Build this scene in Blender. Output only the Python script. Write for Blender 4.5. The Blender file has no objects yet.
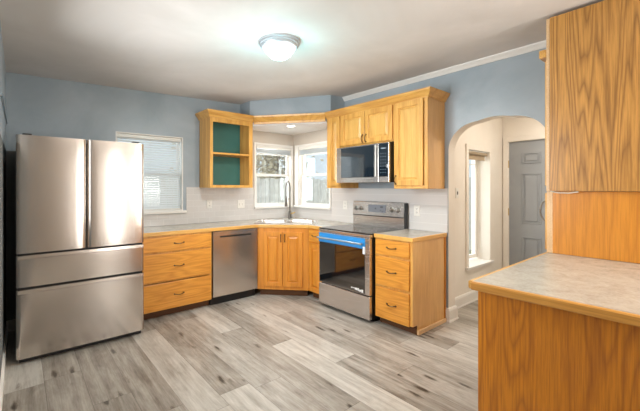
import bpy, bmesh, math, random
from mathutils import Vector, Matrix
from mathutils.geometry import tessellate_polygon
random.seed(7)
C = bpy.context.scene.collection
sc = bpy.context.scene
R = math.radians

# ------------------------------------------------------------------ camera
CAM = (-3.4377, -4.293, 1.3733)
cd = bpy.data.cameras.new('camera'); cam = bpy.data.objects.new('camera', cd); C.objects.link(cam)
cam.location = CAM; cam.rotation_euler = (R(90), 0, R(-38.7925))
cd.sensor_width = 36; cd.lens = 341.92 / 640 * 36
cd.shift_x = (320 - 293.93) / 640; cd.shift_y = -(205.5 - 188.2) / 640
cd.clip_start = 0.01
sc.camera = cam
# ------------------------------------------------------------------ world, light, exposure
sc.view_settings.view_transform = 'Standard'; sc.view_settings.look = 'None'
sc.view_settings.gamma = 1; sc.view_settings.use_curve_mapping = False
sc.view_settings.exposure = -0.06
w = bpy.data.worlds.new('world'); sc.world = w; w.use_nodes = True
bg = w.node_tree.nodes['Background']; bg.inputs[0].default_value = (0.86, 0.93, 1.0, 1); bg.inputs[1].default_value = 1.0

def area(name, loc, rot, sx, sy, energy, col, spread=180):
    l = bpy.data.lights.new(name, 'AREA'); l.shape = 'RECTANGLE'; l.size = sx; l.size_y = sy
    l.energy = energy; l.color = col; l.spread = R(spread)
    o = bpy.data.objects.new(name, l); C.objects.link(o); o.location = loc; o.rotation_euler = [R(a) for a in rot]
    return o
# daylight of the tall window in the wall behind the camera (facing +y)
area('daylight_tall_window', (-1.86, -5.76, 1.15), (90, 0, 0), .36, 1.9, 20, (1, .98, .95))
area('wide_fill_light', (-.46, -5.76, 1.5), (90, 0, 0), .8, 1.3, 70, (1, .97, .92))  # added fill light behind the camera, no window there
area('side_fill_light', (-3.5, -2.0, 1.6), (90, 0, -90), 1.3, 1.2, 36, (.95, .98, 1), 120)  # unseen fill added at the left wall to brighten the right wall
# unseen fill light added under the ceiling behind the camera
area('rear_fill_light', (-2.1, -4.9, 2.44), (0, 0, 0), 1.6, 1.0, 16, (1, .93, .86))
# daylight through the kitchen window, corner windows and hall window
area('daylight_kitchen_window', (-2.2, .35, 1.6), (-90, 0, 0), .8, .9, 7, (.9, .96, 1))
area('daylight_corner_window', (-.37, .45, 1.6), (-90, 0, 0), .7, .9, 15, (.95, .98, 1))
area('daylight_corner_window_side', (.45, -.5, 1.6), (0, 90, 0), .9, .7, 15, (.95, .98, 1))
sn_ = bpy.data.lights.new('sun', 'SUN'); sn_.energy = 2.2; sn_.angle = R(3); sn_.color = (1, .97, .92)
so_ = bpy.data.objects.new('sun', sn_); C.objects.link(so_); so_.rotation_euler = (R(48), 0, R(-30))
area('daylight_hall_window', (1.04, -2.02, 1.15), (-90, 0, 0), .6, 1.4, 12, (.95, .98, 1))
area('hall_ceiling_lamp', (.95, -3.5, 2.5), (0, 0, 0), .5, .5, 24, (1, .93, .83))
# recessed lamp over the sink
area('sink_downlight', (-.553, -.64, 2.205), (0, 0, 0), .09, .09, 5, (1, .95, .88))

# ------------------------------------------------------------------ materials
def mat(name):
    m = bpy.data.materials.new(name); m.use_nodes = True
    nt = m.node_tree; return m, nt, nt.nodes['Principled BSDF']
def N(nt, t, **kw):
    n = nt.nodes.new(t)
    for k, v in kw.items():
        if k.startswith('i_'):
            key = k[2:]; key = int(key) if key.isdigit() else key.replace('_', ' ')
            n.inputs[key].default_value = v
        else: setattr(n, k, v)
    return n
def srgb(r, g, b):
    f = lambda c: (c/255/12.92) if c/255 <= .04045 else ((c/255+.055)/1.055)**2.4
    return (f(r), f(g), f(b), 1)
def coords(nt, scale=(1, 1, 1), rot=(0, 0, 0), loc=(0, 0, 0), kind='Object'):
    tc = N(nt, 'ShaderNodeTexCoord'); mp = N(nt, 'ShaderNodeMapping')
    mp.inputs['Scale'].default_value = scale; mp.inputs['Rotation'].default_value = rot; mp.inputs['Location'].default_value = loc
    nt.links.new(tc.outputs[kind], mp.inputs[0]); return mp.outputs[0]
def ramp(nt, src, stops):
    r = N(nt, 'ShaderNodeValToRGB'); e = r.color_ramp.elements
    while len(e) < len(stops): e.new(.5)
    for el, (p, c) in zip(e, stops): el.position = p; el.color = c
    nt.links.new(src, r.inputs[0]); return r.outputs[0]
def bump(nt, p, src, strength, dist=.002):
    b = N(nt, 'ShaderNodeBump', i_Strength=strength, i_Distance=dist)
    nt.links.new(src, b.inputs['Height']); nt.links.new(b.outputs[0], p.inputs['Normal'])
def plain(name, col, rough=.5, metal=0, spec=.5, coat=0):
    m, nt, p = mat(name); p.inputs['Base Color'].default_value = col
    p.inputs['Roughness'].default_value = rough; p.inputs['Metallic'].default_value = metal
    p.inputs['Specular IOR Level'].default_value = spec; p.inputs['Coat Weight'].default_value = coat
    return m
def paint(name, c1, c2, rough=.5, scale=2.2, bmp=.25, spec=.4):
    m, nt, p = mat(name)
    n = N(nt, 'ShaderNodeTexNoise', i_Scale=scale, i_Detail=4, i_Roughness=.55, i_Distortion=.6)
    nt.links.new(coords(nt), n.inputs['Vector'])
    nt.links.new(ramp(nt, n.outputs[0], [(.35, c1), (.68, c2)]), p.inputs['Base Color'])
    n2 = N(nt, 'ShaderNodeTexNoise', i_Scale=scale*5, i_Detail=3); nt.links.new(coords(nt), n2.inputs['Vector'])
    bump(nt, p, n2.outputs[0], bmp, .01)
    p.inputs['Roughness'].default_value = rough; p.inputs['Specular IOR Level'].default_value = spec
    return m
def oak(name, dark, light, axis='z', ring=13, seed=0, rough=.36, contrast=.55, sc_a=.55, sc_x=3.2, thin=.6):
    """axis = direction the grain runs in"""
    m, nt, p = mat(name)
    s = [sc_x]*3; s['xyz'.index(axis)] = sc_a
    f = [120.]*3; f['xyz'.index(axis)] = 4.0
    n = N(nt, 'ShaderNodeTexNoise', i_Scale=1, i_Detail=2.6, i_Roughness=.4)
    nt.links.new(coords(nt, s, loc=(seed, seed*.7, seed*1.3)), n.inputs['Vector'])
    mul = N(nt, 'ShaderNodeMath', operation='MULTIPLY', i_1=ring*6.28); nt.links.new(n.outputs[0], mul.inputs[0])
    sn = N(nt, 'ShaderNodeMath', operation='SINE'); nt.links.new(mul.outputs[0], sn.inputs[0])
    mr = N(nt, 'ShaderNodeMapRange'); mr.inputs[1].default_value = -1; nt.links.new(sn.outputs[0], mr.inputs[0])
    pw = N(nt, 'ShaderNodeMath', operation='POWER', i_1=thin); nt.links.new(mr.outputs[0], pw.inputs[0])
    fb = N(nt, 'ShaderNodeTexNoise', i_Scale=1, i_Detail=3, i_Roughness=.7)
    nt.links.new(coords(nt, f), fb.inputs['Vector'])
    fr = N(nt, 'ShaderNodeMapRange'); fr.inputs[1].default_value = .32; fr.inputs[2].default_value = .62
    nt.links.new(fb.outputs[0], fr.inputs[0])
    mx = N(nt, 'ShaderNodeMath', operation='MULTIPLY_ADD', i_1=contrast, i_2=1-contrast)   # ring strength
    nt.links.new(pw.outputs[0], mx.inputs[0])
    m2 = N(nt, 'ShaderNodeMath', operation='MULTIPLY_ADD', i_1=.42, i_2=.58); nt.links.new(fr.outputs[0], m2.inputs[0])
    m3 = N(nt, 'ShaderNodeMath', operation='MULTIPLY'); nt.links.new(mx.outputs[0], m3.inputs[0]); nt.links.new(m2.outputs[0], m3.inputs[1])
    nt.links.new(ramp(nt, m3.outputs[0], [(.22, dark), (.95, light)]), p.inputs['Base Color'])
    p.inputs['Roughness'].default_value = rough; p.inputs['Coat Weight'].default_value = .25; p.inputs['Coat Roughness'].default_value = .18
    bump(nt, p, m3.outputs[0], .12, .001)
    return m
OD, OL = srgb(184, 120, 46), srgb(228, 176, 92)
M = {}
M['oak_v'] = oak('oak_vertical', OD, OL, 'z', 9, 1, contrast=.35)
M['oak_h'] = oak('oak_horizontal', OD, OL, 'x', 9, 2, contrast=.35)
M['oak_y'] = oak('oak_lengthwise', OD, OL, 'y', 9, 2, contrast=.35)
M['oak_door'] = oak('oak_door_panel', srgb(190, 130, 56), srgb(230, 182, 100), 'z', 7, 5, contrast=.3)
M['oak_base'] = oak('oak_base_door', srgb(180, 104, 24), srgb(222, 146, 50), 'z', 7, 9, contrast=.3)
M['oak_drawer'] = oak('oak_drawer_front', srgb(186, 112, 32), srgb(226, 156, 60), 'x', 12, 4, contrast=.4, sc_a=.8, sc_x=6)
M['oak_edge'] = oak('oak_counter_edge', srgb(180, 122, 50), srgb(228, 176, 94), 'x', 5, 3, contrast=.2)
M['oak_edge_y'] = oak('oak_counter_edge_lengthwise', srgb(170, 108, 36), srgb(218, 156, 72), 'y', 5, 3, contrast=.2)
M['oak_big'] = oak('oak_wide_cathedral', srgb(120, 76, 26), srgb(202, 146, 70), 'z', 30, 11.3, contrast=.55, sc_a=.26, sc_x=4.6, thin=.38)
M['oak_low'] = oak('oak_orange_panel', srgb(168, 98, 20), srgb(214, 140, 42), 'z', 12, 3.1, contrast=.25, sc_a=.4, sc_x=4)
M['oak_pen'] = oak('oak_counter_base_panel', srgb(150, 78, 8), srgb(218, 136, 26), 'z', 24, 7.7, contrast=.42, sc_a=.5, sc_x=4.4, thin=.45)
M['oak_pale'] = oak('pale_oak_trim', srgb(196, 150, 96), srgb(232, 196, 150), 'x', 5, 3, contrast=.2)
M['oak_side'] = oak('oak_end_panel', srgb(190, 134, 66), srgb(226, 178, 108), 'z', 6, 8, contrast=.2, rough=.28)
M['toe'] = plain('toe_kick_brown', srgb(92, 56, 26), .6)
M['blue'] = paint('blue_grey_wall_paint', srgb(151, 162, 170), srgb(171, 180, 187), .38, 1.7, .35, .5)
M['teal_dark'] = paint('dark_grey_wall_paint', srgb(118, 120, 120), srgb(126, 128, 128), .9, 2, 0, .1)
M['beige'] = paint('alcove_beige_paint', srgb(196, 186, 174), srgb(206, 196, 184), .5)
M['cream'] = paint('hall_cream_paint', srgb(232, 223, 211), srgb(238, 230, 219), .55)
M['ceil'] = paint('ceiling_plaster', srgb(213, 208, 203), srgb(228, 223, 219), .7, 1.1, .3, .2)
M['white'] = plain('white_trim_paint', srgb(232, 228, 222), .4)
M['teal'] = paint('teal_green_paint', srgb(66, 122, 116), srgb(78, 134, 128), .5)
M['black'] = plain('black_plastic', srgb(22, 22, 24), .45)
M['dark'] = plain('dark_gap', srgb(30, 30, 32), .6)
M['plastic'] = plain('white_plastic', srgb(226, 222, 214), .35)
M['slot'] = plain('outlet_slot', srgb(70, 66, 62), .6)
M['bronze'] = plain('bronze_pull', srgb(110, 88, 62), .32, .9)
M['nickel'] = plain('brushed_nickel', srgb(176, 172, 166), .3, .95)
M['faucet'] = plain('faucet_grey_nickel', srgb(104, 98, 92), .35, .8)
M['ringmetal'] = plain('pale_nickel_ring', srgb(196, 200, 206), .35, .6)
M['brass'] = plain('brass_hinge', srgb(206, 176, 120), .35, .8)
M['doorgrey'] = paint('grey_door_paint', srgb(146, 148, 150), srgb(154, 156, 158), .45, 3, .1)
M['film'] = plain('blue_protective_film', srgb(34, 136, 206), .3, 0, .6, .5)
M['filmpale'] = plain('silver_handle_under_film', srgb(168, 190, 208), .25, .6)
M['sticker'] = plain('white_sticker', srgb(228, 228, 228), .4)
M['wrap'] = plain('clear_wrap_strip', srgb(216, 206, 188), .2, 0, .8)
M['tape'] = plain('blue_tape', srgb(112, 152, 196), .6)
M['display'] = plain('display_panel', srgb(136, 140, 148), .12, .3)
M['keys'] = plain('pale_key_marks', srgb(150, 160, 168), .5)

def steel(name, col, rough=.26, ax='z', metal=.92):
    m, nt, p = mat(name)
    s = [300, 300, 300]; s['xyz'.index(ax)] = 3
    n = N(nt, 'ShaderNodeTexNoise', i_Scale=1, i_Detail=2); nt.links.new(coords(nt, s), n.inputs['Vector'])
    mr = N(nt, 'ShaderNodeMapRange'); mr.inputs[3].default_value = rough-.02; mr.inputs[4].default_value = rough+.03
    nt.links.new(n.outputs[0], mr.inputs[0]); nt.links.new(mr.outputs[0], p.inputs['Roughness'])
    p.inputs['Base Color'].default_value = col; p.inputs['Metallic'].default_value = metal
    return m
M['steel'] = steel('stainless_steel', srgb(216, 210, 205), .26, 'x')
M['steel_fridge'] = steel('fridge_stainless_steel', srgb(200, 192, 184), .18, 'x')
M['steel_dw'] = steel('dishwasher_stainless_steel', srgb(204, 196, 188), .19, 'x')
M['steel_dark'] = plain('appliance_side_grey', srgb(70, 72, 74), .5, .4)
M['glass_black'] = plain('black_oven_glass', srgb(12, 15, 18), .06, 0, .7)
M['glass_mw'] = plain('black_microwave_glass', srgb(10, 26, 38), .05, 0, 1.0)
for k_ in ('glass_black', 'glass_mw'):
    p_ = M[k_].node_tree.nodes['Principled BSDF']; p_.inputs['IOR'].default_value = 2.1; p_.inputs['Specular IOR Level'].default_value = .5
    p_.inputs['Coat Weight'].default_value = 1; p_.inputs['Coat Roughness'].default_value = .03
M['cooktop'] = plain('ceramic_cooktop_glass', srgb(36, 32, 32), .1, 0, .9)
M['ring'] = plain('burner_ring_print', srgb(96, 92, 90), .3)

def laminate():
    m, nt, p = mat('grey_stone_laminate')
    n = N(nt, 'ShaderNodeTexNoise', i_Scale=9, i_Detail=8, i_Roughness=.65, i_Distortion=.8); nt.links.new(coords(nt), n.inputs['Vector'])
    n2 = N(nt, 'ShaderNodeTexNoise', i_Scale=90, i_Detail=3); nt.links.new(coords(nt), n2.inputs['Vector'])
    a = N(nt, 'ShaderNodeMath', operation='MULTIPLY_ADD', i_1=.45); nt.links.new(n2.outputs[0], a.inputs[0]); nt.links.new(n.outputs[0], a.inputs[2])
    nt.links.new(ramp(nt, a.outputs[0], [(.5, srgb(164, 157, 144)), (.72, srgb(184, 178, 166)), (.95, srgb(199, 193, 181))]), p.inputs['Base Color'])
    p.inputs['Roughness'].default_value = .26
    return m
M['lam'] = laminate()
def tile(name, rot=(R(90), 0, 0), tw=.152):
    m, nt, p = mat(name)
    b = N(nt, 'ShaderNodeTexBrick', i_Color1=srgb(212, 207, 203), i_Color2=srgb(206, 202, 198), i_Mortar=srgb(220, 217, 213),
          i_Scale=1, i_Mortar_Size=.0022, i_Brick_Width=tw, i_Row_Height=tw/2)
    nt.links.new(coords(nt, rot=rot), b.inputs['Vector'])
    nt.links.new(b.outputs[0], p.inputs['Base Color']); p.inputs['Roughness'].default_value = .18
    inv = N(nt, 'ShaderNodeMath', operation='SUBTRACT', i_0=1.0); nt.links.new(b.outputs['Fac'], inv.inputs[1])
    bump(nt, p, inv.outputs[0], .4, .002)
    return m
M['tile_b'] = tile('white_subway_tile_back', (R(-90), 0, 0))
M['tile_r'] = tile('white_subway_tile_side', (R(-90), 0, R(90)), .10)
def floor_mat():
    m, nt, p = mat('grey_vinyl_plank')
    tc = N(nt, 'ShaderNodeTexCoord'); sp = N(nt, 'ShaderNodeSeparateXYZ'); nt.links.new(tc.outputs['Object'], sp.inputs[0])
    def mth(op, a, b=None, c=None):
        n = N(nt, 'ShaderNodeMath', operation=op)
        for i, v in enumerate((a, b, c)):
            if v is None: continue
            if isinstance(v, (int, float)): n.inputs[i].default_value = v
            else: nt.links.new(v, n.inputs[i])
        return n.outputs[0]
    X, Y = sp.outputs[0], sp.outputs[1]
    rx = mth('DIVIDE', mth('ADD', X, 11.40), .225); row = mth('FLOOR', rx); fx = mth('FRACT', rx)
    wn = N(nt, 'ShaderNodeTexWhiteNoise', noise_dimensions='1D'); nt.links.new(row, wn.inputs['W'])
    ry = mth('DIVIDE', mth('ADD', Y, mth('MULTIPLY_ADD', wn.outputs[0], 1.5, 20)), 1.5); pl = mth('FLOOR', ry); fy = mth('FRACT', ry)
    cb = N(nt, 'ShaderNodeCombineXYZ'); nt.links.new(row, cb.inputs[0]); nt.links.new(pl, cb.inputs[1])
    w2 = N(nt, 'ShaderNodeTexWhiteNoise', noise_dimensions='2D'); nt.links.new(cb.outputs[0], w2.inputs['Vector'])
    # grain coordinates shifted per plank
    gc = N(nt, 'ShaderNodeCombineXYZ')
    nt.links.new(mth('MULTIPLY_ADD', X, 1.0, mth('MULTIPLY', w2.outputs[0], 37)), gc.inputs[0])
    nt.links.new(mth('MULTIPLY_ADD', Y, 1.0, mth('MULTIPLY', w2.outputs[0], 91)), gc.inputs[1])
    def mapn(s):
        mp = N(nt, 'ShaderNodeMapping'); mp.inputs['Scale'].default_value = s; nt.links.new(gc.outputs[0], mp.inputs[0]); return mp.outputs[0]
    g1 = N(nt, 'ShaderNodeTexNoise', i_Scale=1, i_Detail=5, i_Roughness=.6, i_Distortion=.7); nt.links.new(mapn((15, 1.1, 1)), g1.inputs['Vector'])
    g2 = N(nt, 'ShaderNodeTexNoise', i_Scale=1, i_Detail=4, i_Roughness=.7); nt.links.new(mapn((95, 5, 1)), g2.inputs['Vector'])
    g3 = N(nt, 'ShaderNodeTexNoise', i_Scale=1, i_Detail=6, i_Roughness=.68, i_Distortion=.5); nt.links.new(mapn((9, 3.2, 1)), g3.inputs['Vector'])
    wob = N(nt, 'ShaderNodeTexNoise', i_Scale=1, i_Detail=3, i_Roughness=.6); nt.links.new(mapn((26, 7, 1)), wob.inputs['Vector'])
    kn = N(nt, 'ShaderNodeTexVoronoi', i_Scale=1, feature='F1'); nt.links.new(mapn((8, 2.2, 1)), kn.inputs['Vector'])
    knot = N(nt, 'ShaderNodeMapRange', interpolation_type='SMOOTHSTEP'); knot.inputs[1].default_value = 0; knot.inputs[2].default_value = .20
    nt.links.new(mth('ADD', kn.outputs['Distance'], mth('MULTIPLY_ADD', wob.outputs[0], .34, -.17)), knot.inputs[0])
    base = mth('MULTIPLY_ADD', w2.outputs[0], .25, mth('MULTIPLY_ADD', g1.outputs[0], .52, mth('MULTIPLY_ADD', g3.outputs[0], .42, mth('MULTIPLY', g2.outputs[0], .30))))
    kr = mth('MULTIPLY_ADD', mth('SUBTRACT', 1.0, knot.outputs[0]), -.42, base)
    col = ramp(nt, kr, [(.40, srgb(74, 66, 58)), (.56, srgb(128, 119, 108)), (.73, srgb(168, 161, 151)), (.92, srgb(202, 197, 188))])
    ex = mth('LESS_THAN', fx, .014); ey = mth('LESS_THAN', fy, .0022); seam = mth('MAXIMUM', ex, ey)
    mix = N(nt, 'ShaderNodeMix', data_type='RGBA'); mix.inputs[7].default_value = srgb(86, 76, 68)
    nt.links.new(mth('MULTIPLY', seam, .6), mix.inputs[0]); nt.links.new(col, mix.inputs[6]); nt.links.new(mix.outputs[2], p.inputs['Base Color'])
    p.inputs['Roughness'].default_value = .36; p.inputs['Specular IOR Level'].default_value = .45
    bump(nt, p, mth('SUBTRACT', mth('MULTIPLY', g2.outputs[0], .5), seam), .25, .0015)
    return m
M['floor'] = floor_mat()
def glass():
    m = bpy.data.materials.new('window_glass'); m.use_nodes = True; nt = m.node_tree
    nt.nodes.remove(nt.nodes['Principled BSDF'])
    t = N(nt, 'ShaderNodeBsdfTransparent'); g = N(nt, 'ShaderNodeBsdfGlossy', i_Roughness=.03); mx = N(nt, 'ShaderNodeMixShader', i_0=.07)
    t.inputs[0].default_value = (.95, .98, .98, 1)
    nt.links.new(t.outputs[0], mx.inputs[1]); nt.links.new(g.outputs[0], mx.inputs[2]); nt.links.new(mx.outputs[0], nt.nodes['Material Output'].inputs[0])
    return m
M['glass'] = glass()
def translucent(name, col, fac):
    m, nt, p = mat(name); p.inputs['Base Color'].default_value = col; p.inputs['Roughness'].default_value = .5
    t = N(nt, 'ShaderNodeBsdfTranslucent'); t.inputs[0].default_value = col; mx = N(nt, 'ShaderNodeMixShader', i_0=fac)
    nt.links.new(p.outputs[0], mx.inputs[1]); nt.links.new(t.outputs[0], mx.inputs[2]); nt.links.new(mx.outputs[0], nt.nodes['Material Output'].inputs[0])
    return m
M['slat'] = translucent('white_blind_slat', srgb(226, 229, 230), .25)
M['shade'] = translucent('beige_shade_fabric', srgb(196, 176, 148), .25)
M['leaf'] = translucent('tree_leaf', srgb(206, 194, 168), .45)
def emis(name, col, s):
    m, nt, p = mat(name); p.inputs['Base Color'].default_value = (.9, .9, .9, 1)
    p.inputs['Emission Color'].default_value = col; p.inputs['Emission Strength'].default_value = s; return m
M['dome'] = emis('lit_frosted_glass', (.84, .97, 1, 1), 1.5)
M['bulb'] = emis('downlight_lens', (1, .95, .86, 1), 6)
M['fence'] = paint('weathered_fence_wood', srgb(206, 202, 198), srgb(228, 225, 221), .8, 5)
M['bark'] = paint('tree_bark', srgb(120, 104, 92), srgb(150, 132, 118), .9, 8)
M['ground'] = paint('dry_grass_ground', srgb(150, 150, 120), srgb(180, 176, 146), .9, 3)

# ------------------------------------------------------------------ mesh helpers
def nb(): return bmesh.new()
def box(bm, x0, x1, y0, y1, z0, z1, bev=0, seg=2):
    if x0 > x1: x0, x1 = x1, x0
    if y0 > y1: y0, y1 = y1, y0
    if z0 > z1: z0, z1 = z1, z0
    r = bmesh.ops.create_cube(bm, size=1)
    for v in r['verts']:
        v.co = Vector(((x0+x1)/2 + v.co.x*(x1-x0), (y0+y1)/2 + v.co.y*(y1-y0), (z0+z1)/2 + v.co.z*(z1-z0)))
    if bev:
        es = {e for v in r['verts'] for e in v.link_edges}
        bmesh.ops.bevel(bm, geom=list(es), offset=bev, segments=seg, affect='EDGES', profile=.5)
    return bm
def prism(bm, pts, a0, a1, axis='z', mat_side=0):
    """polygon pts extruded along axis; pts are the two other coords in xyz order"""
    def mk(p, a):
        return {'z': (p[0], p[1], a), 'x': (a, p[0], p[1]), 'y': (p[0], a, p[1])}[axis]
    b = [bm.verts.new(mk(p, a0)) for p in pts]; t = [bm.verts.new(mk(p, a1)) for p in pts]
    for tri in tessellate_polygon([[Vector((p[0], p[1], 0)) for p in pts]]):
        bm.faces.new([b[k] for k in tri]); bm.faces.new([t[k] for k in tri][::-1])
    for i in range(len(pts)):
        q = bm.faces.new((b[i], b[(i+1) % len(pts)], t[(i+1) % len(pts)], t[i])); q.material_index = mat_side
    bmesh.ops.recalc_face_normals(bm, faces=bm.faces[:])
    return bm
def tube(bm, pts, r, n=8, closed=False):
    pts = [Vector(p) for p in pts]; rings = []
    up = Vector((0, 0, 1))
    for i, p in enumerate(pts):
        a = pts[max(i-1, 0)]; b = pts[min(i+1, len(pts)-1)]
        t = (b-a).normalized(); s = t.cross(up)
        if s.length < 1e-3: s = t.cross(Vector((1, 0, 0)))
        if rings and s.dot(ps) < 0: s = -s
        s.normalize(); ps = s; u = s.cross(t).normalized()
        rr = r[i] if isinstance(r, (list, tuple)) else r
        rings.append([bm.verts.new(p + (s*math.cos(k*2*math.pi/n) + u*math.sin(k*2*math.pi/n))*rr) for k in range(n)])
    for q0, q1 in zip(rings, rings[1:]):
        for k in range(n): bm.faces.new((q0[k], q0[(k+1) % n], q1[(k+1) % n], q1[k]))
    bm.faces.new(rings[0]); bm.faces.new(rings[-1])
    bmesh.ops.recalc_face_normals(bm, faces=bm.faces[:])
    return bm
def lathe(bm, prof, n=32, c=(0, 0, 0), axis='z'):
    rings = []
    for r, h in prof:
        ring = []
        for k in range(n):
            a = k*2*math.pi/n; x, y = r*math.cos(a), r*math.sin(a)
            p = {'z': (x, y, h), 'y': (x, h, y), 'x': (h, x, y)}[axis]
            ring.append(bm.verts.new((c[0]+p[0], c[1]+p[1], c[2]+p[2])))
        rings.append(ring)
    for q0, q1 in zip(rings, rings[1:]):
        for k in range(n): bm.faces.new((q0[k], q0[(k+1) % n], q1[(k+1) % n], q1[k]))
    bm.faces.new(rings[0]); bm.faces.new(rings[-1])
    bmesh.ops.recalc_face_normals(bm, faces=bm.faces[:])
    return bm
def sweep(bm, path, prof):
    """path: plan points; prof: closed list of (out, z); out = to the right-hand side of travel"""
    P = [Vector((p[0], p[1])) for p in path]; rings = []
    for i, p in enumerate(P):
        ns = []
        if i > 0: d = (P[i]-P[i-1]).normalized(); ns.append(Vector((d.y, -d.x)))
        if i < len(P)-1: d = (P[i+1]-P[i]).normalized(); ns.append(Vector((d.y, -d.x)))
        if len(ns) == 2:
            m = (ns[0]+ns[1]).normalized(); m = m / m.dot(ns[0])
        else: m = ns[0]
        rings.append([bm.verts.new((p.x+m.x*o, p.y+m.y*o, z)) for o, z in prof])
    n = len(prof)
    for q0, q1 in zip(rings, rings[1:]):
        for k in range(n): bm.faces.new((q0[k], q0[(k+1) % n], q1[(k+1) % n], q1[k]))
    fs = [bm.faces.new(rings[0]), bm.faces.new(rings[-1])]
    bmesh.ops.triangulate(bm, faces=fs)
    bmesh.ops.recalc_face_normals(bm, faces=bm.faces[:])
    return bm
def obj(name, bm, m, parent=None, world=False, smooth=False):
    me = bpy.data.meshes.new(name)
    if world and parent is not None:
        W = parent.matrix_basis; p = parent.parent
        while p: W = p.matrix_basis @ W; p = p.parent
        bmesh.ops.transform(bm, matrix=W.inverted(), verts=bm.verts[:])
    bm.to_mesh(me); bm.free()
    for mm in (m if isinstance(m, (list, tuple)) else [m]): me.materials.append(mm)
    if smooth:
        for f in me.polygons: f.use_smooth = True
        try: me.set_sharp_from_angle(angle=R(38))
        except Exception: pass
    o = bpy.data.objects.new(name, me); C.objects.link(o)
    if parent is not None: o.parent = parent
    return o
def thing(name, label, cat, loc=(0, 0, 0), rz=0, group=None):
    o = bpy.data.objects.new(name, None); C.objects.link(o); o.empty_display_size = .1
    o.location = loc; o.rotation_euler = (0, 0, R(rz)); o['label'] = label; o['category'] = cat
    if group: o['group'] = group
    o.matrix_basis = Matrix.Translation(loc) @ Matrix.Rotation(R(rz), 4, 'Z')
    return o
def tag(o, label, cat, group=None):
    o['label'] = label; o['category'] = cat
    if group: o['group'] = group
    return o
def struct(name, bm, m, label=None):
    o = obj(name, bm, m); o['kind'] = 'structure'
    if label: o['label'] = label
    return o
def structE(name, label=None):
    o = bpy.data.objects.new(name, None); C.objects.link(o); o['kind'] = 'structure'
    if label: o['label'] = label
    return o

# ------------------------------------------------------------------ setting
T = .14                    # wall thickness
def zc(x): return 2.60 + .0315*x
XL, YF = -3.535, -5.8
struct('floor', box(nb(), XL-.1, 2.0, YF-.1, .1, -.08, 0), M['floor'])
# ceiling: a slab that falls slightly towards the left wall
bm = nb(); prism(bm, [(XL-.1, zc(XL-.1)), (0, zc(0)), (0.02, 2.75), (XL-.1, 2.75)], YF-.1, .14, 'y')
struct('ceiling', bm, M['ceil'])
# back wall (y = 0), blue part with window opening
WX0, WX1, WZ0, WZ1 = -2.584, -1.805, 1.09, 2.02
HT = 2.62
bm = nb()
box(bm, XL-.1, WX0, 0, T, 1.735, HT); box(bm, WX0, WX1, 0, T, WZ1, HT)
box(bm, WX0, WX1, 0, T, 0, WZ0); box(bm, WX1, -.97, 0, T, 0, HT); box(bm, -2.9, WX0, 0, T, 0, 1.735)
struct('wall_back', bm, M['blue'])
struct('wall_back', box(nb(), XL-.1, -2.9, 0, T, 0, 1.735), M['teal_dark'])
AX0, AX1, AZ0, AZ1 = -.715, -.035, 1.10, 2.02
bm = nb()
box(bm, -.97, AX0, 0, T, 0, HT); box(bm, AX0, AX1, 0, T, AZ1, HT); box(bm, AX0, AX1, 0, T, 0, AZ0); box(bm, AX1, T, 0, T, 0, HT)
struct('wall_back', bm, M['beige'])
# right wall (x = 0): beige alcove part with window
BY0, BY1 = -.83, -.14
bm = nb()
box(bm, 0, T, 0, BY1, 0, HT); box(bm, 0, T, BY1, BY0, AZ1, HT); box(bm, 0, T, BY1, BY0, 0, AZ0); box(bm, 0, T, BY0, -1.11, 0, HT)
struct('wall_right', bm, M['beige'])
# right wall: blue part with the arch
AY0, AY1, ZS, ZT, RR = -2.55, -3.41, 1.76, 2.035, .28
arch = [(AY0, 0), (AY0, ZS)]
for k in range(1, 12):
    a = k/12*math.pi/2; arch.append((AY0 - RR + RR*math.cos(a), ZS + (ZT-.015-ZS)*math.sin(a)))
for k in range(0, 9):
    t = k/8; arch.append((AY0-RR + (AY1+RR-AY0+RR)*t, ZT-.015 + .022*math.sin(math.pi*t)))
for k in range(1, 12):
    a = math.pi/2*(1-k/12); arch.append((AY1 + RR - RR*math.cos(a), ZS + (ZT-.015-ZS)*math.sin(a)))
arch += [(AY1, ZS), (AY1, 0)]
bm = nb()
prism(bm, [(-1.11, 0), (-1.11, HT)] + [(YF, HT), (YF, 0)] + arch[::-1], 0, T, 'x', 0)
for f in bm.faces:
    c = f.calc_center_median()
    if c.x > T-.001 or (abs(f.normal.x) < .5 and AY1-.01 < c.y < AY0+.01 and c.z < ZT+.02 and c.z > .001): f.material_index = 1
struct('wall_right', bm, [M['blue'], M['cream']])
# left wall with dark paint below and a ledge line at 2 m; front wall behind the camera
bm = nb(); box(bm, XL-.12, XL, 0, YF, 1.735, HT); box(bm, XL, XL+.012, 0, -1.3, 1.99, 2.005)
struct('wall_left', bm, M['blue'])
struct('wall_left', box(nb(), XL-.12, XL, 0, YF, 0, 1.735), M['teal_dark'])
struct('wall_front', box(nb(), XL-.12, T, YF, YF-.12, 0, HT), M['beige'])
d2 = structE('reflection_panel');  # unseen slab added to give the fridge a grey reflected band
obj('grey_panel', box(nb(), -1.55, -.93, YF, YF+.04, 0, 2.03, .004), M['doorgrey'], d2)
# dropped corner bulkhead (blue) and its white ceiling
bm = nb(); prism(bm, [(-.97, 0), (-.97, -.26), (-.265, -1.11), (0, -1.11), (0, 0)], 2.335, 2.60, 'z')
struct('wall_corner', bm, M['blue'])
bm = nb(); prism(bm, [(-.965, 0), (-.965, -.30), (-.30, -1.105), (0, -1.105), (0, 0)], 2.222, 2.334, 'z')
struct('ceiling_alcove', bm, M['ceil'])
# crown moulding at the ceiling over the right wall
struct('trim_1', sweep(nb(), [(0, -1.11), (0, YF)], [(0, 2.598), (.045, 2.598), (.042, 2.588), (.02, 2.566), (.01, 2.550), (0, 2.548)]), M['white'])
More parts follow.
